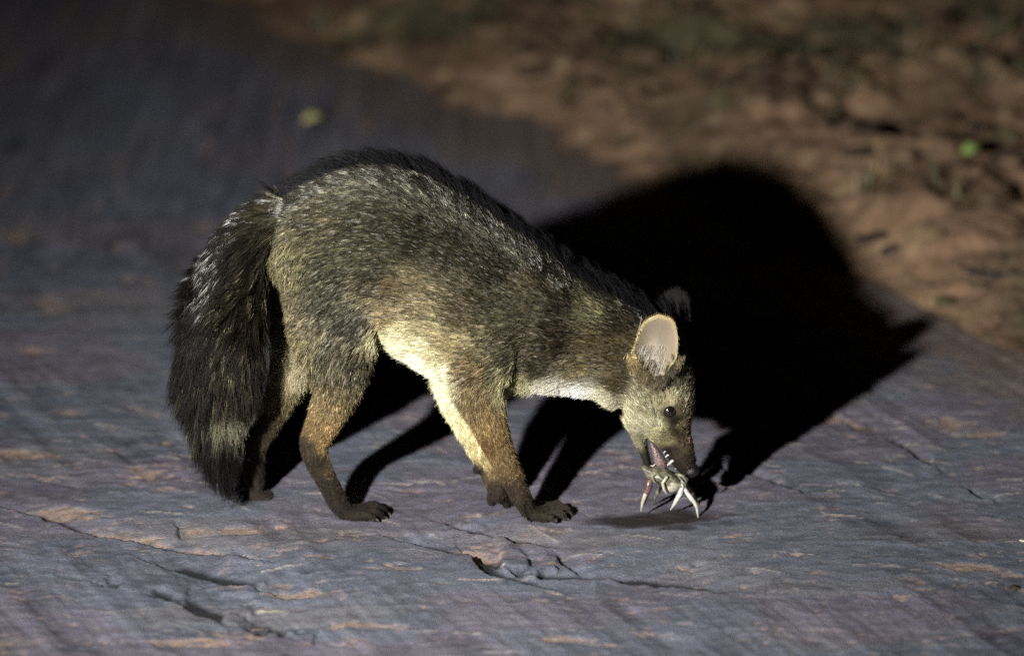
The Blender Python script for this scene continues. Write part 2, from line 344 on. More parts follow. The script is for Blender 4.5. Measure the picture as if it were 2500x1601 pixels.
toes('toe_ff', [[(1160, 1148, 12, .006, .022), (1152, 1172, 10, .006, .021), (1157, 1188, 7, .0045, .019)], [(1172, 1158, 12, .006, .012), (1185, 1178, 10, .006, .012), (1193, 1192, 7, .0045, .012)],
                [(1180, 1155, 12, .006, .020), (1200, 1174, 10, .006, .019), (1212, 1188, 7, .0045, .018)], [(1128, 1092, 12, .008, .018), (1118, 1104, 9, .007, .017)]])
toes('dew', [[(1222, 1175, 9, .005, -.045), (1227, 1200, 7, .004, -.046), (1233, 1214, 4, .003, -.046)]])
TAILC = [(668, 510, 46, .026, 0), (614, 536, 46, .025, -.008), (572, 590, 43, .024, -.018), (546, 665, 42, .023, -.026), (532, 760, 41, .023, -.030), (520, 860, 39, .022, -.030), (513, 940, 32, .018, -.028), (513, 1005, 20, .012, -.026), (519, 1045, 9, .006, -.026)]
T_.append(('tail', limb(TAILC)))
V, F = [], []
for nme, rg in T_: tube_geo(rg, V, F)
raw = bpy.data.objects.new('raw', pymesh('raw', V, F)); COL.objects.link(raw)
md = raw.modifiers.new('r', 'REMESH'); md.mode = 'VOXEL'; md.voxel_size = .0021; md.use_smooth_shade = True
sm = raw.modifiers.new('s', 'SMOOTH'); sm.factor = .5; sm.iterations = 5
dg = bpy.context.evaluated_depsgraph_get(); dg.update()
body_me = bpy.data.meshes.new_from_object(raw.evaluated_get(dg)); bpy.data.objects.remove(raw)
body_me.name = 'body'

# tube centre-line samples used to comb the fur
SC, ST, SR, SN = [], [], [], []
for nme, rg in T_:
    if nme.startswith('toe') or nme.startswith('dew'): pass
    cs = np.array([r[0] for r in rg])
    for i in range(len(cs)):
        t = cs[min(i + 1, len(cs) - 1)] - cs[max(i - 1, 0)]; SC.append(cs[i]); ST.append(t / np.linalg.norm(t))
        SR.append((rg[i][1], rg[i][2])); SN.append(nme)
SC = np.array(SC); ST = np.array(ST); SN = np.array(SN)
SU = np.array([r[0] for r in SR]); SS = np.array([r[1] for r in SR])
ua = np.linalg.norm(SU, axis=1); sa = np.linalg.norm(SS, axis=1); SU = SU / ua[:, None]; SS = SS / sa[:, None]
SC, ST, SU, SS, ua, sa = [a.astype(np.float32) for a in (SC, ST, SU, SS, ua, sa)]
def comb(p):
    """flow direction and owning tube for points p"""
    p = p.astype(np.float32); flow = np.zeros_like(p, dtype=float); own = np.zeros(len(p), int)
    for s in range(0, len(p), 4000):
        q = p[s:s + 4000, None, :] - SC[None]
        du = (q * SU).sum(-1) / ua; ds = (q * SS).sum(-1) / sa; dt = (q * ST).sum(-1) / ((ua + sa) * .5)
        r = np.sqrt(du ** 2 + ds ** 2 + (dt * 1.2) ** 2)
        rr = np.abs(r - 1) + .12 * r
        own[s:s + 4000] = rr.argmin(1)
        wt = np.exp(-((rr - rr.min(1, keepdims=True)) / .28) ** 2)
        flow[s:s + 4000] = wt @ ST
    return flow / (np.linalg.norm(flow, axis=1, keepdims=True) + 1e-9), own

# coat, with some light and shade in its colours: frame x, frame y, sRGB, hair length mm, tip darkness, speckle
MAIN = [
 (660, 470, 105, 98, 72, 26, .5, .5), (720, 430, 112, 106, 80, 28, .5, .5), (870, 410, 118, 114, 92, 30, .5, .5), (1000, 430, 112, 110, 90, 32, .5, .5), (1150, 530, 112, 108, 90, 34, .5, .5), (1240, 580, 150, 150, 128, 32, .3, .4), (1320, 635, 105, 98, 78, 28, .5, .5),
 (760, 520, 84, 75, 52, 24, .5, .45), (880, 520, 64, 60, 42, 24, .55, .5), (980, 560, 58, 55, 38, 24, .6, .5), (1080, 600, 66, 61, 44, 24, .55, .5), (1180, 640, 62, 56, 42, 24, .55, .5),
 (690, 600, 125, 116, 74, 22, .3, .35), (690, 720, 122, 108, 76, 20, .3, .35), (692, 820, 135, 120, 78, 18, .2, .3), (780, 640, 80, 75, 52, 22, .5, .45), (780, 700, 86, 82, 62, 20, .5, .45), (840, 760, 100, 94, 78, 18, .4, .45), (780, 850, 106, 98, 70, 14, .3, .35), (850, 840, 84, 73, 48, 14, .4, .35),
 (900, 640, 74, 68, 48, 22, .5, .45), (940, 690, 112, 95, 64, 20, .3, .3), (930, 760, 150, 130, 86, 20, .2, .25), (945, 782, 196, 184, 136, 22, .05, .2), (985, 800, 186, 174, 126, 20, .1, .2), (1030, 840, 190, 178, 128, 20, .1, .2), (960, 812, 226, 216, 166, 22, .05, .12), (1000, 855, 238, 231, 194, 22, .0, .1), (1000, 815, 204, 194, 146, 20, .05, .2), (940, 735, 140, 122, 84, 20, .2, .3), (1045, 800, 150, 134, 92, 20, .2, .3), (1000, 775, 158, 144, 102, 20, .2, .3), (900, 800, 205, 192, 140, 18, .1, .15), (1030, 885, 240, 232, 182, 20, 0, .08),
 (1000, 740, 132, 117, 80, 20, .3, .3), (1080, 740, 100, 86, 58, 20, .4, .35), (1060, 820, 156, 136, 90, 18, .2, .25), (1150, 720, 82, 74, 52, 20, .5, .4), (1210, 740, 94, 86, 62, 20, .4, .4), (1255, 690, 112, 98, 70, 20, .4, .35), (1295, 650, 72, 64, 46, 22, .6, .4), (1330, 720, 60, 52, 38, 20, .6, .4),
 (1200, 810, 96, 87, 62, 18, .4, .35), (1110, 860, 112, 92, 54, 16, .3, .3), (1275, 860, 78, 68, 44, 18, .5, .35), (1315, 800, 62, 50, 32, 18, .6, .35), (1220, 905, 175, 165, 112, 16, .1, .2), (1300, 920, 222, 212, 184, 18, 0, .1), (1370, 938, 244, 244, 230, 18, 0, .06), (1425, 945, 205, 194, 156, 14, .1, .15),
 (1400, 735, 122, 116, 76, 22, .3, .35), (1400, 795, 92, 78, 46, 20, .4, .35), (1450, 830, 82, 69, 40, 18, .4, .35), (1370, 865, 112, 98, 64, 18, .3, .35), (1455, 765, 60, 51, 32, 18, .5, .35), (1450, 900, 88, 75, 46, 15, .4, .35), (1430, 690, 44, 42, 40, 26, .6, .3), (1520, 720, 34, 32, 32, 18, .6, .3),
 (1500, 920, 138, 128, 98, 12, .4, .5), (1520, 965, 178, 168, 126, 11, .3, .45), (1545, 1005, 225, 215, 160, 9, .1, .25), (1500, 1000, 180, 170, 136, 8, .05, .2), (1470, 985, 195, 180, 140, 9, .05, .2), (1600, 900, 112, 106, 80, 10, .5, .6), (1605, 945, 145, 132, 98, 8, .4, .5), (1600, 1005, 135, 118, 80, 6, .3, .4), (1608, 1045, 98, 82, 58, 5, .3, .6), (1618, 1085, 62, 52, 42, 4, .3, .6),
 (1570, 1030, 150, 134, 92, 5, .2, .35), (1545, 910, 128, 120, 94, 12, .5, .6), (1578, 865, 66, 60, 50, 11, .5, .5), (1625, 860, 62, 62, 50, 7, .4, .3), (1556, 936, 180, 166, 122, 8, .2, .4), (1580, 942, 200, 186, 138, 5, .1, .3), (1592, 960, 120, 106, 78, 4, .2, .3), (1575, 968, 30, 24, 18, 2, .2, .1), (1587, 988, 44, 36, 26, 3, .2, .2), (1593, 1015, 70, 58, 40, 4, .2, .3), (1584, 1062, 70, 58, 44, 3, .2, .3), (1572, 1062, 36, 28, 25, 2, .2, .2), (1590, 1095, 45, 36, 30, 2, .2, .2),
 (1512, 1080, 52, 46, 34, 3, .2, .2), (1498, 1035, 145, 134, 104, 6, .1, .2),
 (790, 915, 104, 88, 56, 10, .3, .35), (771, 965, 124, 103, 62, 7, .15, .3), (782, 1005, 148, 118, 66, 6, .05, .25), (805, 885, 102, 90, 62, 12, .3, .35), (738, 1012, 122, 96, 54, 6, .1, .2), (718, 1042, 58, 48, 34, 5, .2, .2), (772, 1048, 142, 112, 60, 5, .1, .2), (745, 1085, 46, 39, 28, 5, .2, .2), (782, 1092, 88, 68, 42, 5, .1, .2), (768, 1140, 44, 37, 27, 5, .2, .2), (805, 1190, 42, 36, 28, 5, .2, .2), (860, 1200, 52, 44, 36, 3, .2, .4), (900, 1203, 28, 24, 22, 2, .2, .3),
 (1120, 935, 116, 95, 56, 9, .2, .2), (1150, 1000, 132, 106, 58, 7, .15, .2), (1184, 1060, 124, 100, 56, 6, .15, .2), (1152, 1045, 108, 80, 36, 6, .2, .2), (1205, 1105, 110, 86, 46, 5, .2, .2), (1216, 1130, 74, 58, 38, 5, .2, .2), (1198, 1150, 60, 48, 37, 5, .2, .2), (1240, 1195, 50, 42, 33, 4, .2, .2), (1310, 1200, 56, 50, 40, 4, .2, .25)]
FARH = [(720, 760, 130, 115, 80, 16, .2, .2), (690, 860, 165, 150, 110, 12, .1, .2), (660, 930, 124, 110, 72, 8, .1, .2), (630, 1000, 72, 62, 42, 6, .2, .2), (610, 1100, 46, 40, 34, 5, .2, .2), (600, 1160, 52, 44, 36, 4, .2, .2)]
FARF = [(1060, 860, 236, 226, 170, 12, 0, .1), (1062, 920, 238, 228, 168, 9, 0, .1), (1086, 980, 222, 206, 144, 7, 0, .12), (1115, 1040, 208, 188, 124, 6, 0, .12), (1140, 1080, 180, 158, 102, 6, .05, .15), (1160, 1100, 120, 98, 62, 5, .1, .2), (1120, 1104, 44, 38, 30, 3, .2, .2), (1160, 1150, 56, 43, 37, 4, .2, .2), (1180, 1185, 34, 28, 24, 3, .2, .2)]
TAIL = [(640, 520, 70, 62, 44, 30, .5, .4), (600, 560, 62, 56, 44, 44, .6, .4), (560, 640, 56, 50, 38, 54, .8, .5), (545, 740, 60, 51, 38, 60, .8, .5), (540, 840, 70, 56, 40, 58, .8, .5), (540, 890, 105, 96, 72, 46, .4, .4), (545, 925, 128, 124, 96, 40, .1, .3), (530, 965, 20, 18, 17, 52, .3, .3), (530, 1050, 14, 13, 13, 56, .3, .3)]
def tabl(T):
    A = np.array(T, float); pos = np.array([P(a[0], a[1])[[0, 2]] for a in A]); return pos, lin(A[:, 2:5]), A[:, 5] / 1000, A[:, 6], A[:, 7]
TABS = {k: tabl(v) for k, v in (('main', MAIN), ('fh', FARH), ('ff', FARF), ('tail', TAIL))}
GROUP = np.array(['tail' if n == 'tail' else 'fh' if n in ('hind_far', 'paw_hf') or n.startswith('toe_hf') else 'ff' if n == 'front_far' or n.startswith('toe_ff') else 'main' for n in SN])
def coat(p, own):
    n = len(p); colr = np.zeros((n, 3)); L = np.zeros(n); tip = np.zeros(n); sp = np.zeros(n)
    g = GROUP[own]
    for k, (pos, cc, ll, tt, ss) in TABS.items():
        ii = np.where(g == k)[0]
        for s in range(0, len(ii), 20000):
            j = ii[s:s + 20000]; q = p[j]
            # frame position seen from the side, dropped to the middle plane
            f = (0 - CAM[1]) / (q[:, 1] - CAM[1]); xz = np.stack([CAM[0] + (q[:, 0] - CAM[0]) * f, CAM[2] + (q[:, 2] - CAM[2]) * f], 1)
            if k == 'main':  # the hidden flank mirrors the visible one
                m = q[:, 1] > .01; xz[m] = np.stack([q[m, 0], q[m, 2] + .012], 1)
            d2 = ((xz[:, None] - pos[None]) ** 2).sum(-1) + 3e-6
            wt = d2 ** -2.0; wt /= wt.sum(1, keepdims=True)
            cm = wt @ cc; lum = cm.mean(1, keepdims=True); ds = np.where(np.isin(SN[own[j]], ['torso', 'neck', 'head', 'tail']), .20, .20)[:, None]; cm = (cm * (1 - ds) + lum * ds) * np.array([.98, 1.01, 1.02]); colr[j] = cm * (1.0 + .06 * smooth(.04, .45, lum)); L[j] = wt @ ll; tip[j] = wt @ tt; sp[j] = wt @ ss
    return colr, L, tip, sp
GAIN = 1.0

# ears (joined into the body mesh)
OUT = [(1547, 738, -.058), (1516, 753, -.056), (1499, 783, -.052), (1490, 812, -.047), (1479, 836, -.042), (1482, 858, -.040), (1503, 874, -.040), (1520, 888, -.041), (1537, 899, -.042), (1556, 886, -.044), (1573, 862, -.046), (1588, 843, -.047), (1592, 812, -.050), (1590, 778, -.053), (1579, 750, -.056)]
oc = crom(np.array(OUT + OUT[:1]), 4)[:-1]; NO = len(oc); cen = np.array([1542, 832.])
headC = np.array([r[0] for r in T_[2][1]])[-14]; sdir = np.array([-math.sin(PHI), -math.cos(PHI), 0])
def ear_geo(mirror):
    v, f, cc = [], [], []
    NR = 9
    for side in (0, 1):
        for i in range(NR):
            r = 1 - i / NR
            for k in range(NO):
                q = cen + (oc[k, :2] - cen) * r
                dep = .014 * (1 - r ** 2.2) + (.0032 if side else 0) * (1 - .15 * r)
                if side and i == 0: dep = .0014; q = cen + (oc[k, :2] - cen) * 1.012
                pt = P(q[0], q[1], oc[k, 2] * (r ** .5) - .050 * (1 - r ** .5) + dep - .006)
                v.append(pt)
                rim = smooth(.86, .97, r)
                up = smooth(860, 780, q[1])
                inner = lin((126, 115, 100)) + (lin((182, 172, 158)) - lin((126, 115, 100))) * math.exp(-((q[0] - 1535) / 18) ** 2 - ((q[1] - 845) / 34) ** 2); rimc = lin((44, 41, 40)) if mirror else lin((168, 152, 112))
                cc.append((inner * (1 - rim) + rimc * rim) * (.25 if mirror else 1) if not side else lin((20, 19, 20)) if mirror else lin((110, 88, 50)))  # far ear coloured darker than the near one, standing in for its shade
        v.append(P(cen[0], cen[1], -.056 + .014 + (.0032 if side else 0))); cc.append(cc[-1])
    blk = NR * NO + 1
    for side in (0, 1):
        b = side * blk
        for i in range(NR - 1):
            for k in range(NO):
                k2 = (k + 1) % NO; qd = (b + i * NO + k, b + i * NO + k2, b + (i + 1) * NO + k2, b + (i + 1) * NO + k)
                f.append(qd if side ^ 1 else qd[::-1])
        for k in range(NO):
            k2 = (k + 1) % NO; tr = (b + (NR - 1) * NO + k, b + (NR - 1) * NO + k2, b + NR * NO); f.append(tr if side ^ 1 else tr[::-1])
    for k in range(NO):
        k2 = (k + 1) % NO; f.append((k, blk + k, blk + k2, k2))
    v = np.array(v)
    if mirror:
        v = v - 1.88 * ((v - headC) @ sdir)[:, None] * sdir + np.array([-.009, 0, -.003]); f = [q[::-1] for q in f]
    return v, f, np.array(cc)
nb = len(body_me.vertices)
bco = np.empty(nb * 3, np.float32); body_me.vertices.foreach_get('co', bco); bco = bco.reshape(-1, 3).astype(float)
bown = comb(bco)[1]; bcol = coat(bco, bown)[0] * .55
body_me.calc_loop_triangles()
tri = np.empty(len(body_me.loop_triangles) * 3, np.int32); body_me.loop_triangles.foreach_get('vertices', tri); tri = tri.reshape(-1, 3)
bvh = BVHTree.FromPolygons([tuple(p) for p in bco], [tuple(t) for t in tri])
def surf(px, py):
    o = Vector(CAM); d = Vector(P(px, py, 0) - CAM).normalized(); h = bvh.ray_cast(o, d)
    return (np.array(h[0]), np.array(h[1])) if h[0] is not None else (P(px, py), -FWD)
vall, fall, call = [bco], [tuple(map(int, t)) for t in tri], [bcol]
off = nb; ears = []
for mir in (False, True):
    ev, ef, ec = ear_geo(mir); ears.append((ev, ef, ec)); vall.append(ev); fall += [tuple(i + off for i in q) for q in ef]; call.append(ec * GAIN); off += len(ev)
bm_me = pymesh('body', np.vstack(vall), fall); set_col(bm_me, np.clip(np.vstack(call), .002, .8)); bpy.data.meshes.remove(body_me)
mskin, t, b = new_mat('fox_skin'); at = t.nodes.new('ShaderNodeAttribute'); at.attribute_name = 'coat'
t.links.new(at.outputs['Color'], b.inputs['Base Color']); b.inputs['Roughness'].default_value = .85; b.inputs['Specular IOR Level'].default_value = .12
nz = t.nodes.new('ShaderNodeTexNoise'); nz.inputs['Scale'].default_value = 420; bp = t.nodes.new('ShaderNodeBump'); bp.inputs['Strength'].default_value = .3; bp.inputs['Distance'].default_value = .001
t.links.new(nz.outputs['Fac'], bp.inputs['Height']); t.links.new(bp.outputs['Normal'], b.inputs['Normal'])
fox = bpy.data.objects.new('fox', None); COL.objects.link(fox); fox.location = (0, 0, 0)
tag(fox, 'grey-brown fox with bushy black-tipped tail, head lowered over its prey on the road', 'fox')
body = link('body', bm_me, mskin, fox)

# ------------------------------------------------------------------ fur
def tri_sample(co, tr, n, wgt=None):
    a, b, c = co[tr[:, 0]], co[tr[:, 1]], co[tr[:, 2]]; nr = np.cross(b - a, c - a); ar = np.linalg.norm(nr, axis=1) / 2; nr = nr / (2 * ar[:, None] + 1e-12)
    pr = ar * (1 if wgt is None else wgt(nr, (a + b + c) / 3)); pr = pr / pr.sum()
    i = rng.choice(len(tr), n, p=pr); u = rng.random((n, 2)); m = u.sum(1) > 1; u[m] = 1 - u[m]
    return a[i] + u[:, :1] * (b - a)[i] + u[:, 1:] * (c - a)[i], nr[i]
FP, FC, FR, FN = [], [], [], []
def strands(root, nrm, flow, L, lift, col_rt, col_md, col_tp, NP=6, r0=.00028, clump=None, curl=.12, droop=.06, tipr=.25):
    """root,nrm,flow (n,3); L,lift (n,); colours (n,3)"""
    n = len(root); t = np.linspace(0, 1, NP)[None, :, None]
    f = flow - (flow * nrm).sum(1, keepdims=True) * nrm; f /= np.linalg.norm(f, axis=1, keepdims=True) + 1e-9
    d = f + nrm * lift[:, None]; d /= np.linalg.norm(d, axis=1, keepdims=True)
    jit = rng.normal(0, curl, (n, 3))
    p = root[:, None] + L[:, None, None] * (t * d[:, None] + t ** 2 * (jit - .28 * lift[:, None] * nrm + .10 * f)[:, None]) 
    p[..., 2] -= droop * (t[..., 0] ** 2) * L[:, None]
    if clump is not None:
        tipc, k = clump; p = p + (tipc[:, None] - p[:, -1:]) * (t ** 1.5) * k
    tt = t
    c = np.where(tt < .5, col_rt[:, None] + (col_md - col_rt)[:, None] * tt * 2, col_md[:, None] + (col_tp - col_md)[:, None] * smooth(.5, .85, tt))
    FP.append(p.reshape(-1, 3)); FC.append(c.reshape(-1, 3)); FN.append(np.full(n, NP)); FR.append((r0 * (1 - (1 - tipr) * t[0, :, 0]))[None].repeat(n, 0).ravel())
def clumped(cp, cn, cf, cL, clift, ccol, ctip, csp, per, spread, kk=.65, midc=None, r0=.00028, curl=.12, droop=.06, lenvar=.25):
    n = len(cp); bright = np.exp(rng.normal(0, 1, n) * csp)[:, None]
    bright = np.clip(bright, .25, 3.0)
    idx = np.repeat(np.arange(n), per); m = len(idx)
    rnd = rng.normal(0, 1, (m, 3)) * spread; nn = cn[idx]; rnd -= (rnd * nn).sum(1, keepdims=True) * nn
    root = cp[idx] + rnd - nn * .0015
    L = cL[idx] * (1 + rng.normal(0, lenvar, m)).clip(.45, 1.6); lift = clift[idx]
    ff = cf[idx]; d = ff - (ff * nn).sum(1, keepdims=True) * nn; d = d / (np.linalg.norm(d, axis=1, keepdims=True) + 1e-9) + nn * lift[:, None]; d /= np.linalg.norm(d, axis=1, keepdims=True)
    tipc = cp[idx] + cL[idx][:, None] * (d * .95 + .1 * d - .28 * lift[:, None] * nn); tipc[:, 2] -= droop * cL[idx]
    v = np.exp(rng.normal(0, .34, m))[:, None]
    base = ccol[idx] * bright[idx] * v
    md = base * 1.12 if midc is None else midc[idx] * v
    tp = base * (1 - ctip[idx])[:, None]
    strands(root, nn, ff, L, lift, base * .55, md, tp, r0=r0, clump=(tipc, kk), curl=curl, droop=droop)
def vis(nr, c):   # hairs on the side away from the road's near edge are sparser
    return np.where(nr[:, 1] > .35, .4, 1.0)
cp, cn = tri_sample(bco, tri, 46000, vis)
flow, own = comb(cp)
dn = smooth(P(790, 600)[0], P(690, 600)[0], cp[:, 0]) * (SN[own] == 'torso') * smooth(P(700, 470)[2], P(700, 560)[2], cp[:, 2]); flow = flow * (1 - dn[:, None]) + np.array([-.12, -.1, -1.]) * dn[:, None]
inear = np.array([False] * len(cp)); pe = (cp[:, 0] - CAM[0], cp[:, 1] - CAM[1], cp[:, 2] - CAM[2]); dep_ = pe[1] * FWD[1] + pe[2] * FWD[2]
fpx = 1202.5 + pe[0] / dep_ * DIST / MM; fpy = 770 - (pe[1] * UPV[1] + pe[2] * UPV[2]) / dep_ * DIST / MM
inear = (np.hypot((fpx - 1540) / 44, (fpy - 808) / 62) < 1) & (cp[:, 1] < 0)
ccol, cL, ctip, csp = coat(cp, own); cL = np.where(np.isin(SN[own], ['torso', 'neck', 'hind_near', 'front_near']), cL * .78, cL); names = SN[own]
istail = names == 'tail'
istorso = np.isin(names, ['torso', 'neck']) 
# dorsal ridge: black crest with a grey-white ticked border
ridge = istorso & (cn[:, 2] > .45)
lat = cp[:, 1]
crest = ridge & (lat > -.010) & (lat < .05) & (cp[:, 0] > P(676, 500)[0]); border = ridge & (lat <= -.010) & (lat > -.030 - .006 * rng.random(len(cp))) & (cn[:, 2] > .5) & (cp[:, 0] < P(1345, 700)[0])
xx = cp[:, 0]
keep = ~istail & ~crest & ~border & ~inear
spk = np.where(istorso | np.char.startswith(names, 'hind') | np.char.startswith(names, 'front'), 1.6, 1.1); csp = csp * spk
grey = ccol.mean(1, keepdims=True)
lift = np.full(len(cp), .60); lift[(cL < .010)] = .34
lift[np.isin(names, ['head'])] = .55
def sel(m): return cp[m], cn[m], flow[m], cL[m], lift[m], ccol[m] * GAIN, ctip[m], csp[m]
big = keep & (cL > .0135); small = keep & ~big
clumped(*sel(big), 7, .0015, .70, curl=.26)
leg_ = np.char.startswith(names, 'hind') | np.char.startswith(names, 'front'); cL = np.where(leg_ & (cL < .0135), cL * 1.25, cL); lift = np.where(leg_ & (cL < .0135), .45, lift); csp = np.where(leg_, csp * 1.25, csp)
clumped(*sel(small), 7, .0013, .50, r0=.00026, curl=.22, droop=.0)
# extra dense short cover on legs, paws and head
sp_, sn_ = tri_sample(bco, tri, 30000, lambda nr, c: np.where(nr[:, 1] > .4, .3, 1.0) * np.where((c[:, 2] < .16) | (c[:, 0] > .13), 1, 0))
f2, o2 = comb(sp_); k2 = ~np.isin(SN[o2], ['tail', 'torso']); sp_, sn_, f2, o2 = sp_[k2], sn_[k2], f2[k2], o2[k2]; k3 = ~((np.hypot(sp_[:, 0] - P(1540, 808)[0], sp_[:, 2] - P(1540, 808)[2] - .01) < .024) & (sp_[:, 1] < -.01)); sp_, sn_, f2, o2 = sp_[k3], sn_[k3], f2[k3], o2[k3]
c2, L2, t2, s2 = coat(sp_, o2)
clumped(sp_, sn_, f2, L2 * .9, np.full(len(sp_), .25), c2 * GAIN, t2, s2 * 1.3, 3, .0011, .2, r0=.0002, curl=.15, droop=0)
# sparse frosted guard hairs over back, flank and haunch
gq = np.where(keep & np.isin(names, ['torso', 'hind_near', 'front_near', 'neck']) & (cp[:, 2] > .19) & (ccol.mean(1) < .22))[0]; gq = rng.choice(gq, min(len(gq), 5000), replace=False)
gm = rng.random(len(gq)) < .62; gmid = np.where(gm[:, None], np.array([.34, .33, .29]), np.array([.018, .016, .014])) * rng.uniform(.35, 1.05, (len(gq), 1))
clumped(cp[gq], cn[gq], flow[gq], cL[gq] * 1.15, np.full(len(gq), .62), ccol[gq] * .5, np.full(len(gq), .85), np.full(len(gq), .3), 4, .0009, .8, midc=gmid, r0=.00028, curl=.22)
# border: ticked grey-white guard hairs
bc = np.tile(np.array([.20, .195, .165]) , (border.sum(), 1)); on = vnoise(cp[border][:, 0] * 190, cp[border][:, 1] * 90, 301) + .5 * (rng.random(border.sum()) - .5) > .55; bc[~on] = ccol[border][~on] * .3
clumped(cp[border], cn[border], flow[border], cL[border] * 1.05, np.full(border.sum(), 1.2), bc * .5, np.full(border.sum(), .75), np.full(border.sum(), .4), 9, .0022, .6, midc=bc * 2.1, r0=.0003)
# crest
kb = np.tile([.005, .005, .006], (crest.sum(), 1))
ci_ = np.where(crest)[0]; spike = rng.random(len(ci_)) < .34; a1, a2 = ci_[spike], ci_[~spike]
cl0 = np.interp(cp[:, 0], [P(690, 500)[0], P(800, 500)[0]], [.5, 1.35])
clumped(cp[a2], cn[a2], flow[a2], np.maximum(cL[a2], .018) * rng.uniform(.7, 1.2, len(a2)), cl0[a2] * .7, kb[~spike], np.full(len(a2), .4), np.full(len(a2), .3), 8, .0018, .6, r0=.0003, curl=.12)
clumped(cp[a1], cn[a1], flow[a1], np.maximum(cL[a1], .022) * rng.uniform(1.2, 2.2, len(a1)), cl0[a1], kb[spike], np.full(len(a1), .4), np.full(len(a1), .3), 15, .0028, .70, r0=.0003, curl=.14, lenvar=.30)
# tail
tp_, tn_ = tri_sample(bco, tri[np.isin(SN[bown][tri[:, 0]], ['tail'])], 6500)
tf_, to_ = comb(tp_); to_ = np.where(SN[to_] == 'tail', to_, np.where(SN == 'tail')[0][0])
tc_, tL_, tt_, ts_ = coat(tp_, to_); tc_ = tc_ * GAIN
fy = 1210 - tp_[:, 2] / .0005 * .95
back = (tn_[:, 0] < -.15)            # dorsal side of the hanging tail
hi = smooth(720, 600, fy) * back     # white-banded stretch near the root
mid = tc_ * 1.15
blk = back & (rng.random(len(tp_)) < .86)
tc_[blk] = [.012, .011, .010]; mid[blk] = [.016, .015, .013]
wb = (hi > .3) & (rng.random(len(tp_)) < .40); mid[wb] = [.42, .42, .40]; tc_[wb] = [.02, .02, .02]; tt_[wb] = .9
pale = ~back & (rng.random(len(tp_)) < .30) & (fy < 940) & (fy > 600); mid[pale] = [.30, .27, .17]
dkc = ~back & (rng.random(len(tp_)) < .52) & (fy < 880); mid[dkc] *= .3; tc_[dkc] *= .3
end = fy > 948; mid[end] = [.010, .009, .009]; tc_[end] = [.010, .009, .009]
clumped(tp_, tn_, tf_, tL_ * np.where(back, np.interp(fy, [560, 700, 800, 930], [.80, .95, 1.18, 1.0]), 1.0) * np.interp(fy, [1015, 1040], [1, .55]) * rng.uniform(.6, 1.3, len(tp_)), np.interp(fy, [500, 600, 780, 900, 980, 1050], [.8, 1.45, 1.35, .85, .45, .22]), tc_, tt_, np.full(len(tp_), .25), 14, .0030, .80, midc=mid, r0=.0003, curl=.15, droop=.10, lenvar=.28)
# ears: short velvet, rim fringe, a few pale hairs in the cup
for q, (ev, ef, ec) in enumerate(ears):
    et = np.array([(a[0], a[i], a[i + 1]) for a in ef for i in range(1, len(a) - 1)])
    p_, n_ = tri_sample(ev, et, 2600)
    up = P(1548, 737, -.05) - P(1540, 890, -.05); up /= np.linalg.norm(up)
    ci = np.array([np.argmin(((ev - p) ** 2).sum(1)) for p in p_]); cl_ = ec[ci] * GAIN
    clumped(p_, n_, np.tile(up, (len(p_), 1)), np.full(len(p_), .0035), np.full(len(p_), .5), cl_, np.full(len(p_), .0), np.full(len(p_), .2), 3, .0008, .2, r0=.00016, droop=0)
    if q == 0:
        a_ = np.array([P(*(((1534 + 14 * u, 852 + 22 * v) if k % 2 else (1496 + 10 * abs(u), 830 + 18 * v))), -.047) for k, (u, v) in enumerate(rng.normal(0, 1, (160, 2)))])
        n0 = np.tile(-FWD, (160, 1)); clumped(a_, n0, np.tile(up + np.array([.3, 0, 0]), (160, 1)), rng.uniform(.008, .019, 160), np.full(160, .4), np.tile([.34, .31, .26], (160, 1)), np.zeros(160), np.full(160, .2), 2, .0015, .3, r0=.00014, droop=0)
# tufts that bury the foot of the near ear in the head fur
ub = np.array([(1486, 850, 150, 134, 96), (1492, 866, 120, 106, 76), (1506, 882, 100, 88, 66), (1522, 896, 92, 80, 62), (1540, 905, 90, 80, 64), (1558, 896, 84, 76, 62), (1576, 874, 78, 72, 60), (1592, 852, 100, 92, 70)], float)
k_ = rng.integers(0, len(ub), 420); tb = np.array([P(ub[k, 0] + rng.normal(0, 6), ub[k, 1] + rng.normal(0, 6), -.052) for k in k_])
clumped(tb, np.tile(-FWD, (420, 1)), np.tile(up, (420, 1)) + rng.normal(0, .35, (420, 3)), rng.uniform(.003, .006, 420), np.full(420, .35), lin(ub[k_, 2:5]) * .9, np.full(420, .3), np.full(420, .45), 8, .0014, .5, r0=.0002, droop=0, curl=.2)
# whiskers
wr = [surf(1585 + 14 * random.random(), 1050 + 40 * random.random()) for _ in range(12)]
wp = np.array([a for a, _ in wr]); wn = np.array([b for _, b in wr])
strands(wp, wn, np.tile([-.5, -.2, .5], (12, 1)), rng.uniform(.02, .04, 12), np.full(12, 1.2), *[np.tile([.02, .018, .016], (12, 1))] * 3, r0=.00014)
FPa = np.vstack(FP).astype(np.float32); FCa = np.clip(np.vstack(FC), .001, .9).astype(np.float32); FRa = np.concatenate(FR).astype(np.float32); FNa = np.concatenate(FN)
hc = bpy.data.hair_curves.new('fur'); hc.add_curves([int(i) for i in FNa])
hc.points.foreach_set('position', FPa.ravel()); hc.points.foreach_set('radius', FRa)
at = hc.attributes.new('coat', 'FLOAT_COLOR', 'POINT'); at.data.foreach_set('color', np.concatenate([FCa, np.ones((len(FCa), 1), np.float32)], 1).ravel())
mf = bpy.data.materials.new('fox_fur'); mf.use_nodes = True; t = mf.node_tree; t.nodes.remove(t.nodes['Principled BSDF'])
hb = t.nodes.new('ShaderNodeBsdfPrincipled'); hb.inputs['Roughness'].default_value = .5; hb.inputs['Specular IOR Level'].default_value = .16
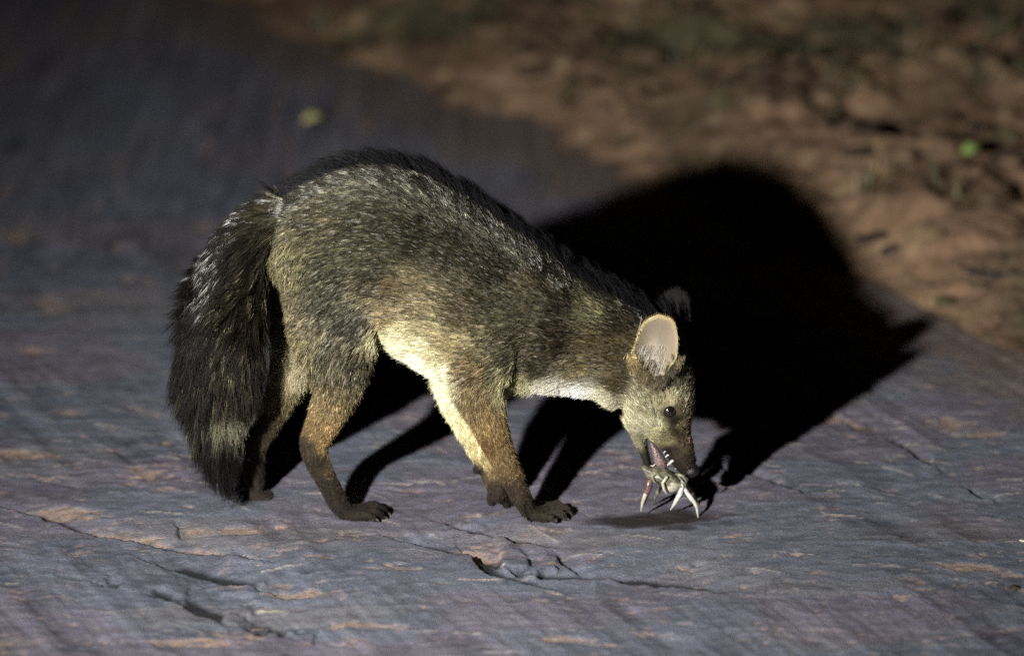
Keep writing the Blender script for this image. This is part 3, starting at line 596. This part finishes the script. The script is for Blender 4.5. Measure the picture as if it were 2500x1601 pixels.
at = t.nodes.new('ShaderNodeAttribute'); at.attribute_name = 'coat'; t.links.new(at.outputs['Color'], hb.inputs['Base Color'])
t.links.new(hb.outputs[0], t.nodes['Material Output'].inputs['Surface'])
hc.materials.append(mf); fur = bpy.data.objects.new('fur', hc); COL.objects.link(fur); fur.parent = fox
print('hairs', len(FNa), 'points', len(FPa), 'body tris', len(tri))

# ------------------------------------------------------------------ eyes, nose, mouth, claws
def ball(name, c, rx, mat, parent, axes=None, seg=20):
    bm = bmesh.new(); bmesh.ops.create_uvsphere(bm, u_segments=seg, v_segments=seg // 2 + 2, radius=1)
    ax = np.eye(3) if axes is None else np.asarray(axes, float)
    for v in bm.verts:
        q = np.array(v.co); v.co = Vector(c + ax.T @ (q * rx))
    for f in bm.faces: f.smooth = True
    me = bpy.data.meshes.new(name); bm.to_mesh(me); bm.free()
    return link(name, me, mat, parent)
m_eye = plain('eye_dark', (.006, .005, .004), .16, .8, .2, 60, 0.0, coat=1.0)
m_eye.node_tree.nodes['Principled BSDF'].inputs['Coat Roughness'].default_value = .12
m_nose = plain('nose_leather', (.012, .011, .011), .32, .5, .3, 900, .5)
m_tongue = plain('wet_gum', (.15, .10, .10), .28, .6, .55, 420, .9, coat=.5, sss=.1)
m_tooth = plain('tooth_enamel', (.55, .52, .45), .25, .5, .08, 300, .05)
m_claw = plain('claw_horn', (.10, .085, .07), .3, .5, .3, 300, .1)
ep, en = surf(1573, 966); e1 = ep - en * .0040
ball('eye', e1, (.0082, .0082, .0082), m_eye, fox)
e2 = e1 - 2 * ((e1 - headC) @ sdir) * sdir
ball('eye', e2, (.0082, .0082, .0082), m_eye, fox)
ball('nose', P(1624, 1104, -.006), (.0095, .0115, .0085), m_nose, fox)
def cone(name, pts, rad, mat, parent, seg=8):
    rings = []
    pts = np.array(pts)
    for i, c in enumerate(pts):
        t_ = pts[min(i + 1, len(pts) - 1)] - pts[max(i - 1, 0)]; t_ /= np.linalg.norm(t_)
        u = np.cross(t_, [.31, .9, .2]); u /= np.linalg.norm(u); s = np.cross(t_, u); rings.append((c, u * rad[i], s * rad[i]))
    V, F = [], []; tube_geo(rings, V, F, seg); return link(name, pymesh(name, V, F), mat, parent)
# tongue and gums inside the open mouth
V, F = [], []; tube_geo(limb([(1530, 1040, 4, .004, -.001), (1537, 1054, 8, .006, -.0035), (1544, 1070, 12, .007, -.0050), (1550, 1085, 15, .0065, -.006), (1554, 1095, 14, .005, -.006)]), V, F, 18)
link('tongue', pymesh('tongue', V, F), m_tongue, fox)
for (x0, y0, x1, y1, r, Y) in [(1565, 1058, 1559, 1063, .0011, -.0148), (1570, 1068, 1563, 1073, .0013, -.0150), (1582, 1080, 1568, 1092, .0017, -.0148), (1593, 1095, 1586, 1101, .0009, -.010)]:
    cone('tooth', [P(x0, y0, Y), P((x0 + x1) / 2, (y0 + y1) / 2 - 1, Y), P(x1, y1, Y)], [r, r * .85, r * .4], m_tooth, fox)
for (x0, y0, x1, y1, r, Y) in [(1529, 1094, 1539, 1089, .0011, -.0135)]:
    cone('tooth', [P(x0, y0, Y), P((x0 + x1) / 2, y0, Y), P(x1, y1, Y)], [r, r * .8, r * .3], m_tooth, fox)
for (x, y, Y, dx, dy) in [(899, 1194, -.005, 11, 8), (909, 1203, -.020, 11, 9), (902, 1214, -.034, 11, 7), (880, 1218, -.048, 10, 5), (1328, 1194, -.005, 10, 8), (1337, 1204, -.020, 10, 8), (1327, 1215, -.035, 10, 6), (1300, 1220, -.049, 9, 4),
                          (1157, 1190, .019, 4, 9), (1193, 1193, .012, 7, 8), (1212, 1189, .018, 7, 7), (633, 1166, .035, 9, 7), (626, 1171, .026, 9, 6), (1234, 1215, -.046, 4, 8)]:
    cone('claw', [P(x - 4, y - 2, Y), P(x + dx * .5, y + dy * .3, Y), P(x + dx, y + dy, Y)], [.0022, .0017, .0005], m_claw, fox)

# ------------------------------------------------------------------ crab in the mouth
crab = bpy.data.objects.new('crab', None); COL.objects.link(crab); crab.location = tuple(P(1560, 1120, -.01))
tag(crab, 'small mottled crab with pale legs dangling from the mouth of the fox', 'crab')
bpy.context.view_layer.update()
def under(o, par): o.parent = par; o.matrix_parent_inverse = par.matrix_world.inverted(); return o
m_shell = plain('crab_shell', (.085, .08, .055), .35, .5, .9, 130, .9); m_pale = plain('crab_pale', (.42, .42, .39), .4, .5, .35, 260, .4, sss=.05); m_red = plain('crab_red', (.11, .062, .058), .3, .5, .5, 200, .4); m_cream = plain('crab_cream', (.36, .34, .27), .35, .5, .15, 180, .2)
bm = bmesh.new(); bmesh.ops.create_icosphere(bm, subdivisions=4, radius=1)
for v in bm.verts:
    q = np.array(v.co); k = 1 + .10 * math.sin(7 * q[0] + 2) * math.cos(6 * q[2]) + .06 * math.sin(15 * q[0] + 9 * q[1]) * math.sin(13 * q[2])
    q = q * k; q[2] = q[2] * (1 if q[2] < 0 else .75)
    a = R(-24); x = q[0] * .029; zz = q[2] * .0105
    v.co = Vector(P(1560, 1117, -.012) + np.array([x * math.cos(a) - zz * math.sin(a), q[1] * .017, x * math.sin(a) + zz * math.cos(a)]))
for f in bm.faces: f.smooth = True
me = bpy.data.meshes.new('carapace'); bm.to_mesh(me); bm.free(); under(link('carapace', me, m_shell), crab)
under(ball('belly_plate', P(1576, 1138, -.020), (.0105, .008, .0095), m_cream, None, seg=18), crab)
def cleg(name, pts, rad, mat): under(cone(name, [P(*p) for p in pts], rad, mat, None, 10), crab)
cleg('pincer', [(1541, 1118, -.022), (1530, 1124, -.025), (1525, 1134, -.027), (1521, 1148, -.028), (1516, 1163, -.028)], [.0022, .0028, .0042, .0044, .0030], m_red)
cleg('pincer_finger', [(1516, 1160, -.029), (1509, 1180, -.030), (1505, 1200, -.029)], [.0028, .0020, .0005], m_cream)
cleg('pincer_finger', [(1519, 1160, -.026), (1518, 1174, -.026), (1515, 1186, -.026)], [.0025, .0017, .0005], m_red)
cleg('leg', [(1590, 1130, -.018), (1601, 1138, -.021), (1602, 1145, -.022), (1598, 1157, -.024), (1588, 1176, -.025), (1583, 1184, -.025), (1575, 1196, -.025)], [.0024, .0028, .0027, .0034, .0028, .0018, .0006], m_pale)
cleg('leg', [(1592, 1122, -.014), (1603, 1136, -.018), (1608, 1148, -.020), (1622, 1168, -.024), (1631, 1179, -.025), (1636, 1190, -.026), (1638, 1202, -.026), (1640, 1217, -.026)], [.0026, .0030, .0026, .0029, .0024, .0019, .0014, .0005], m_pale)
cleg('leg', [(1540, 1112, -.026), (1531, 1118, -.029), (1536, 1130, -.031), (1546, 1136, -.031)], [.0016, .0019, .0015, .0006], m_shell)
cleg('leg', [(1566, 1120, -.029), (1556, 1134, -.032), (1560, 1150, -.033), (1566, 1160, -.033)], [.0018, .0021, .0016, .0005], m_cream)
cleg('leg', [(1588, 1112, -.022), (1606, 1118, -.026), (1612, 1130, -.027), (1609, 1142, -.027)], [.0018, .0020, .0015, .0005], m_shell)
cleg('leg', [(1585, 1118, .004), (1606, 1138, .010), (1622, 1150, .014), (1634, 1170, .016), (1640, 1188, .016)], [.0026, .0028, .0026, .0020, .0007], m_shell)
cleg('leg', [(1548, 1120, .002), (1552, 1142, .008), (1540, 1164, .012), (1533, 1184, .012)], [.0026, .0028, .0022, .0007], m_shell)

# ------------------------------------------------------------------ loose things
def leaf(name, px, py, L, wd, mat, rz, tilt, label, onv=False):
    g = G(px, py); z = 0.006
    if onv:
        for _ in range(6):
            z, dd = verge_z(g[0], g[1]); g = G(px, py, z + .01)
        z += .004
    v, f = [], []; n = 9
    for i in range(n + 1):
        t_ = i / n; ww = wd * math.sin(math.pi * min(1, t_ * .92 + .05)) ** .8; zz = .006 * math.sin(math.pi * t_)
        for s in (-1, -.5, 0, .5, 1): v.append(((t_ - .5) * L, s * ww, zz + .16 * abs(s) * ww))
    for i in range(n):
        for s in range(4): a = i * 5 + s; f.append((a, a + 1, a + 6, a + 5))
    o = link(name, pymesh(name, v, f), mat); md = o.modifiers.new('t', 'SOLIDIFY'); md.thickness = .0006
    o.location = (g[0], g[1], z); o.rotation_euler = (tilt, R(-14), rz); return tag(o, label, 'leaf')
m_ly = plain('leaf_yellow', (.50, .46, .20), .5, .4, .2, 90, .3); m_lg = plain('leaf_green', (.17, .28, .07), .45, .4, .2, 90, .3)
leaf('fallen_leaf', 735, 290, .034, .012, m_ly, .3, .25, 'small yellow fallen leaf lying on the road behind the back of the fox')
leaf('green_leaf', 2280, 345, .027, .010, m_lg, .2, .55, 'bright green leaf on the brown soil bank at far right', True)
def stone(name, px, py, s, mat, label, onv, seed, flat=.65, cat='stone'):
    g = G(px, py); z = 0
    if onv:
        for _ in range(6):
            z, dd = verge_z(g[0], g[1]); g = G(px, py, z)
    r_ = random.Random(seed); bm = bmesh.new(); bmesh.ops.create_icosphere(bm, subdivisions=3, radius=1)
    ph = [r_.uniform(0, 6) for _ in range(6)]
    for v in bm.verts:
        q = v.co.copy(); k = 1 + .16 * math.sin(2.3 * q.x + ph[0]) + .14 * math.sin(3.1 * q.y + ph[1]) + .10 * math.sin(4.7 * q.z + 3 * q.x + ph[2]) + .05 * math.sin(9 * q.y + 7 * q.x + ph[3])
        v.co = Vector((q.x * k * s * 1.25, q.y * k * s, q.z * k * s * flat))
    for f in bm.faces: f.smooth = True
    me = bpy.data.meshes.new(name); bm.to_mesh(me); bm.free(); o = link(name, me, mat); o.location = (g[0], g[1], z + s * flat * .35); o.rotation_euler = (0, 0, r_.uniform(0, 6))
    return tag(o, label, cat)
m_dk = plain('dark_stone', (.035, .030, .028), .8, .2, .4, 60, .6); m_wh = plain('white_stone', (.62, .58, .52), .6, .3, .2, 200, .4); m_cl = plain('clod_soil', (.12, .085, .06), .9, .1, .35, 70, .8)
stone('pebble', 2402, 1273, .0036, m_wh, 'tiny white pebble on the road at the right edge of the picture', False, 1, cat='pebble')
stone('dark_stone', 1430, 398, .015, m_dk, 'dark stone at the road edge just left of the big shadow', True, 2)
stone('dark_stone', 742, 78, .020, m_dk, 'dark stone on the bank farthest to the upper left', True, 3)
stone('dark_stone', 2095, 602, .016, m_dk, 'dark stone on the bank just right of the big shadow', True, 4)
stone('dark_stone', 2385, 1383, .006, m_dk, 'small dark stone on the road near the lower right edge', False, 5)
# dark twig on the bank
pts = []
for px, py in [(2190, 622), (2225, 626), (2290, 640), (2340, 648), (2405, 668), (2470, 690)]:
    g = G(px, py)
    for _ in range(6):
        zz, dd = verge_z(g[0], g[1]); g = G(px, py, zz + .008)
    pts.append(g)
tw = cone('twig', crom(np.array(pts), 3), list(np.linspace(.007, .004, 16)), m_dk, None, 8)
tag(tw, 'thin dark twig lying along the soil bank at the right edge', 'twig')
# clods of soil
V, F, Cc = [], [], []
bm = bmesh.new(); bmesh.ops.create_icosphere(bm, subdivisions=2, radius=1); bv = np.array([v.co for v in bm.verts]); bf = [[v.index for v in f.verts] for f in bm.faces]; bm.free()
cx = rng.uniform(-.7, 1.4, 1500); cyy = rng.uniform(.1, 2.9, 1500); cz, cdd, _, _ = verge_h(cx[None], cyy[None]); cz = cz[0]; cdd = cdd[0]
tones = lin([(58, 48, 40), (92, 76, 62), (112, 94, 76), (122, 104, 82), (44, 38, 34), (100, 82, 66), (84, 80, 58)])
for k in range(1500):
    if cdd[k] < .0 or cdd[k] > 1.5: continue
    s_ = .003 + .015 * rng.random() ** 2.5 * (1 if cdd[k] > .06 else .3); ph = rng.uniform(0, 6, 4)
    kk = 1 + .22 * np.sin(2.7 * bv[:, 0] + ph[0]) + .2 * np.sin(3.3 * bv[:, 1] + ph[1]) + .12 * np.sin(6 * bv[:, 2] + 4 * bv[:, 0] + ph[2])
    v = bv * kk[:, None] * s_ * np.array([1.5, 1, .6]); b0 = len(V); V += list(v + [cx[k], cyy[k], cz[k] + s_ * .25]); F += [[i + b0 for i in f] for f in bf]; Cc += [tones[rng.integers(0, 7)] * rng.uniform(.7, 1.1)] * len(bv)
cme = pymesh('soil_clods', V, F); set_col(cme, np.array(Cc))
tag(link('soil_clods', cme, soil_mat('clod_soil', .9, .12, 90, 90, .35, .6, .004)), 'crumbled brown soil clods scattered over the bank', 'soil', kind='stuff')
# grass and weeds on the bank, thick towards the upper right
V, F, Cc = [], [], []
def blade(x, y, z, L, wd, az, bend, col):
    n = 5; b0 = len(V); dx, dy = math.cos(az), math.sin(az); sx, sy = -dy, dx
    for i in range(n + 1):
        t_ = i / n; r_ = L * bend * t_ ** 1.7; h = L * t_ * math.sqrt(max(.05, 1 - (bend * t_) ** 2 * .8)); ww = wd * (1 - t_ ** 2) + .0003
        for s in (-1, 1): V.append((x + dx * r_ + sx * ww * s, y + dy * r_ + sy * ww * s, z + h)); Cc.append(col)
    for i in range(n): a = b0 + i * 2; F.append((a, a + 1, a + 3, a + 2))
gcols = lin([(78, 88, 62), (92, 100, 70), (66, 76, 58), (116, 112, 80), (124, 104, 80), (84, 94, 84)])
N = 4200; gx = rng.uniform(-.6, 1.6, N); gy = rng.uniform(.3, 3.6, N)
gz, gd, _, _ = verge_h(gx[None], gy[None]); gz = gz[0]; gd = gd[0]; dens = smooth(.48, .78, fbm(gx * 2.6, gy * 2.6, 201, 3) + .40 * (gd - .80))
for i in range(N):
    if gd[i] < .12 or rng.random() > dens[i] * .9 + .03: continue
    for k in range(int(rng.integers(4, 9))):
        blade(gx[i] + rng.normal(0, .015), gy[i] + rng.normal(0, .015), gz[i] - .004, rng.uniform(.025, .075), rng.uniform(.0012, .0036), rng.uniform(0, 6.28), rng.uniform(.6, 1.1), gcols[rng.integers(0, 6)] * rng.uniform(.4, .9))
gme = pymesh('grass', V, F); set_col(gme, np.array(Cc))
mg, t, b = new_mat('grass_blades'); at = t.nodes.new('ShaderNodeAttribute'); at.attribute_name = 'coat'; t.links.new(at.outputs['Color'], b.inputs['Base Color']); b.inputs['Roughness'].default_value = .6
tag(link('grass', gme, mg), 'blurred low green grass on the bank behind', 'grass', kind='stuff')
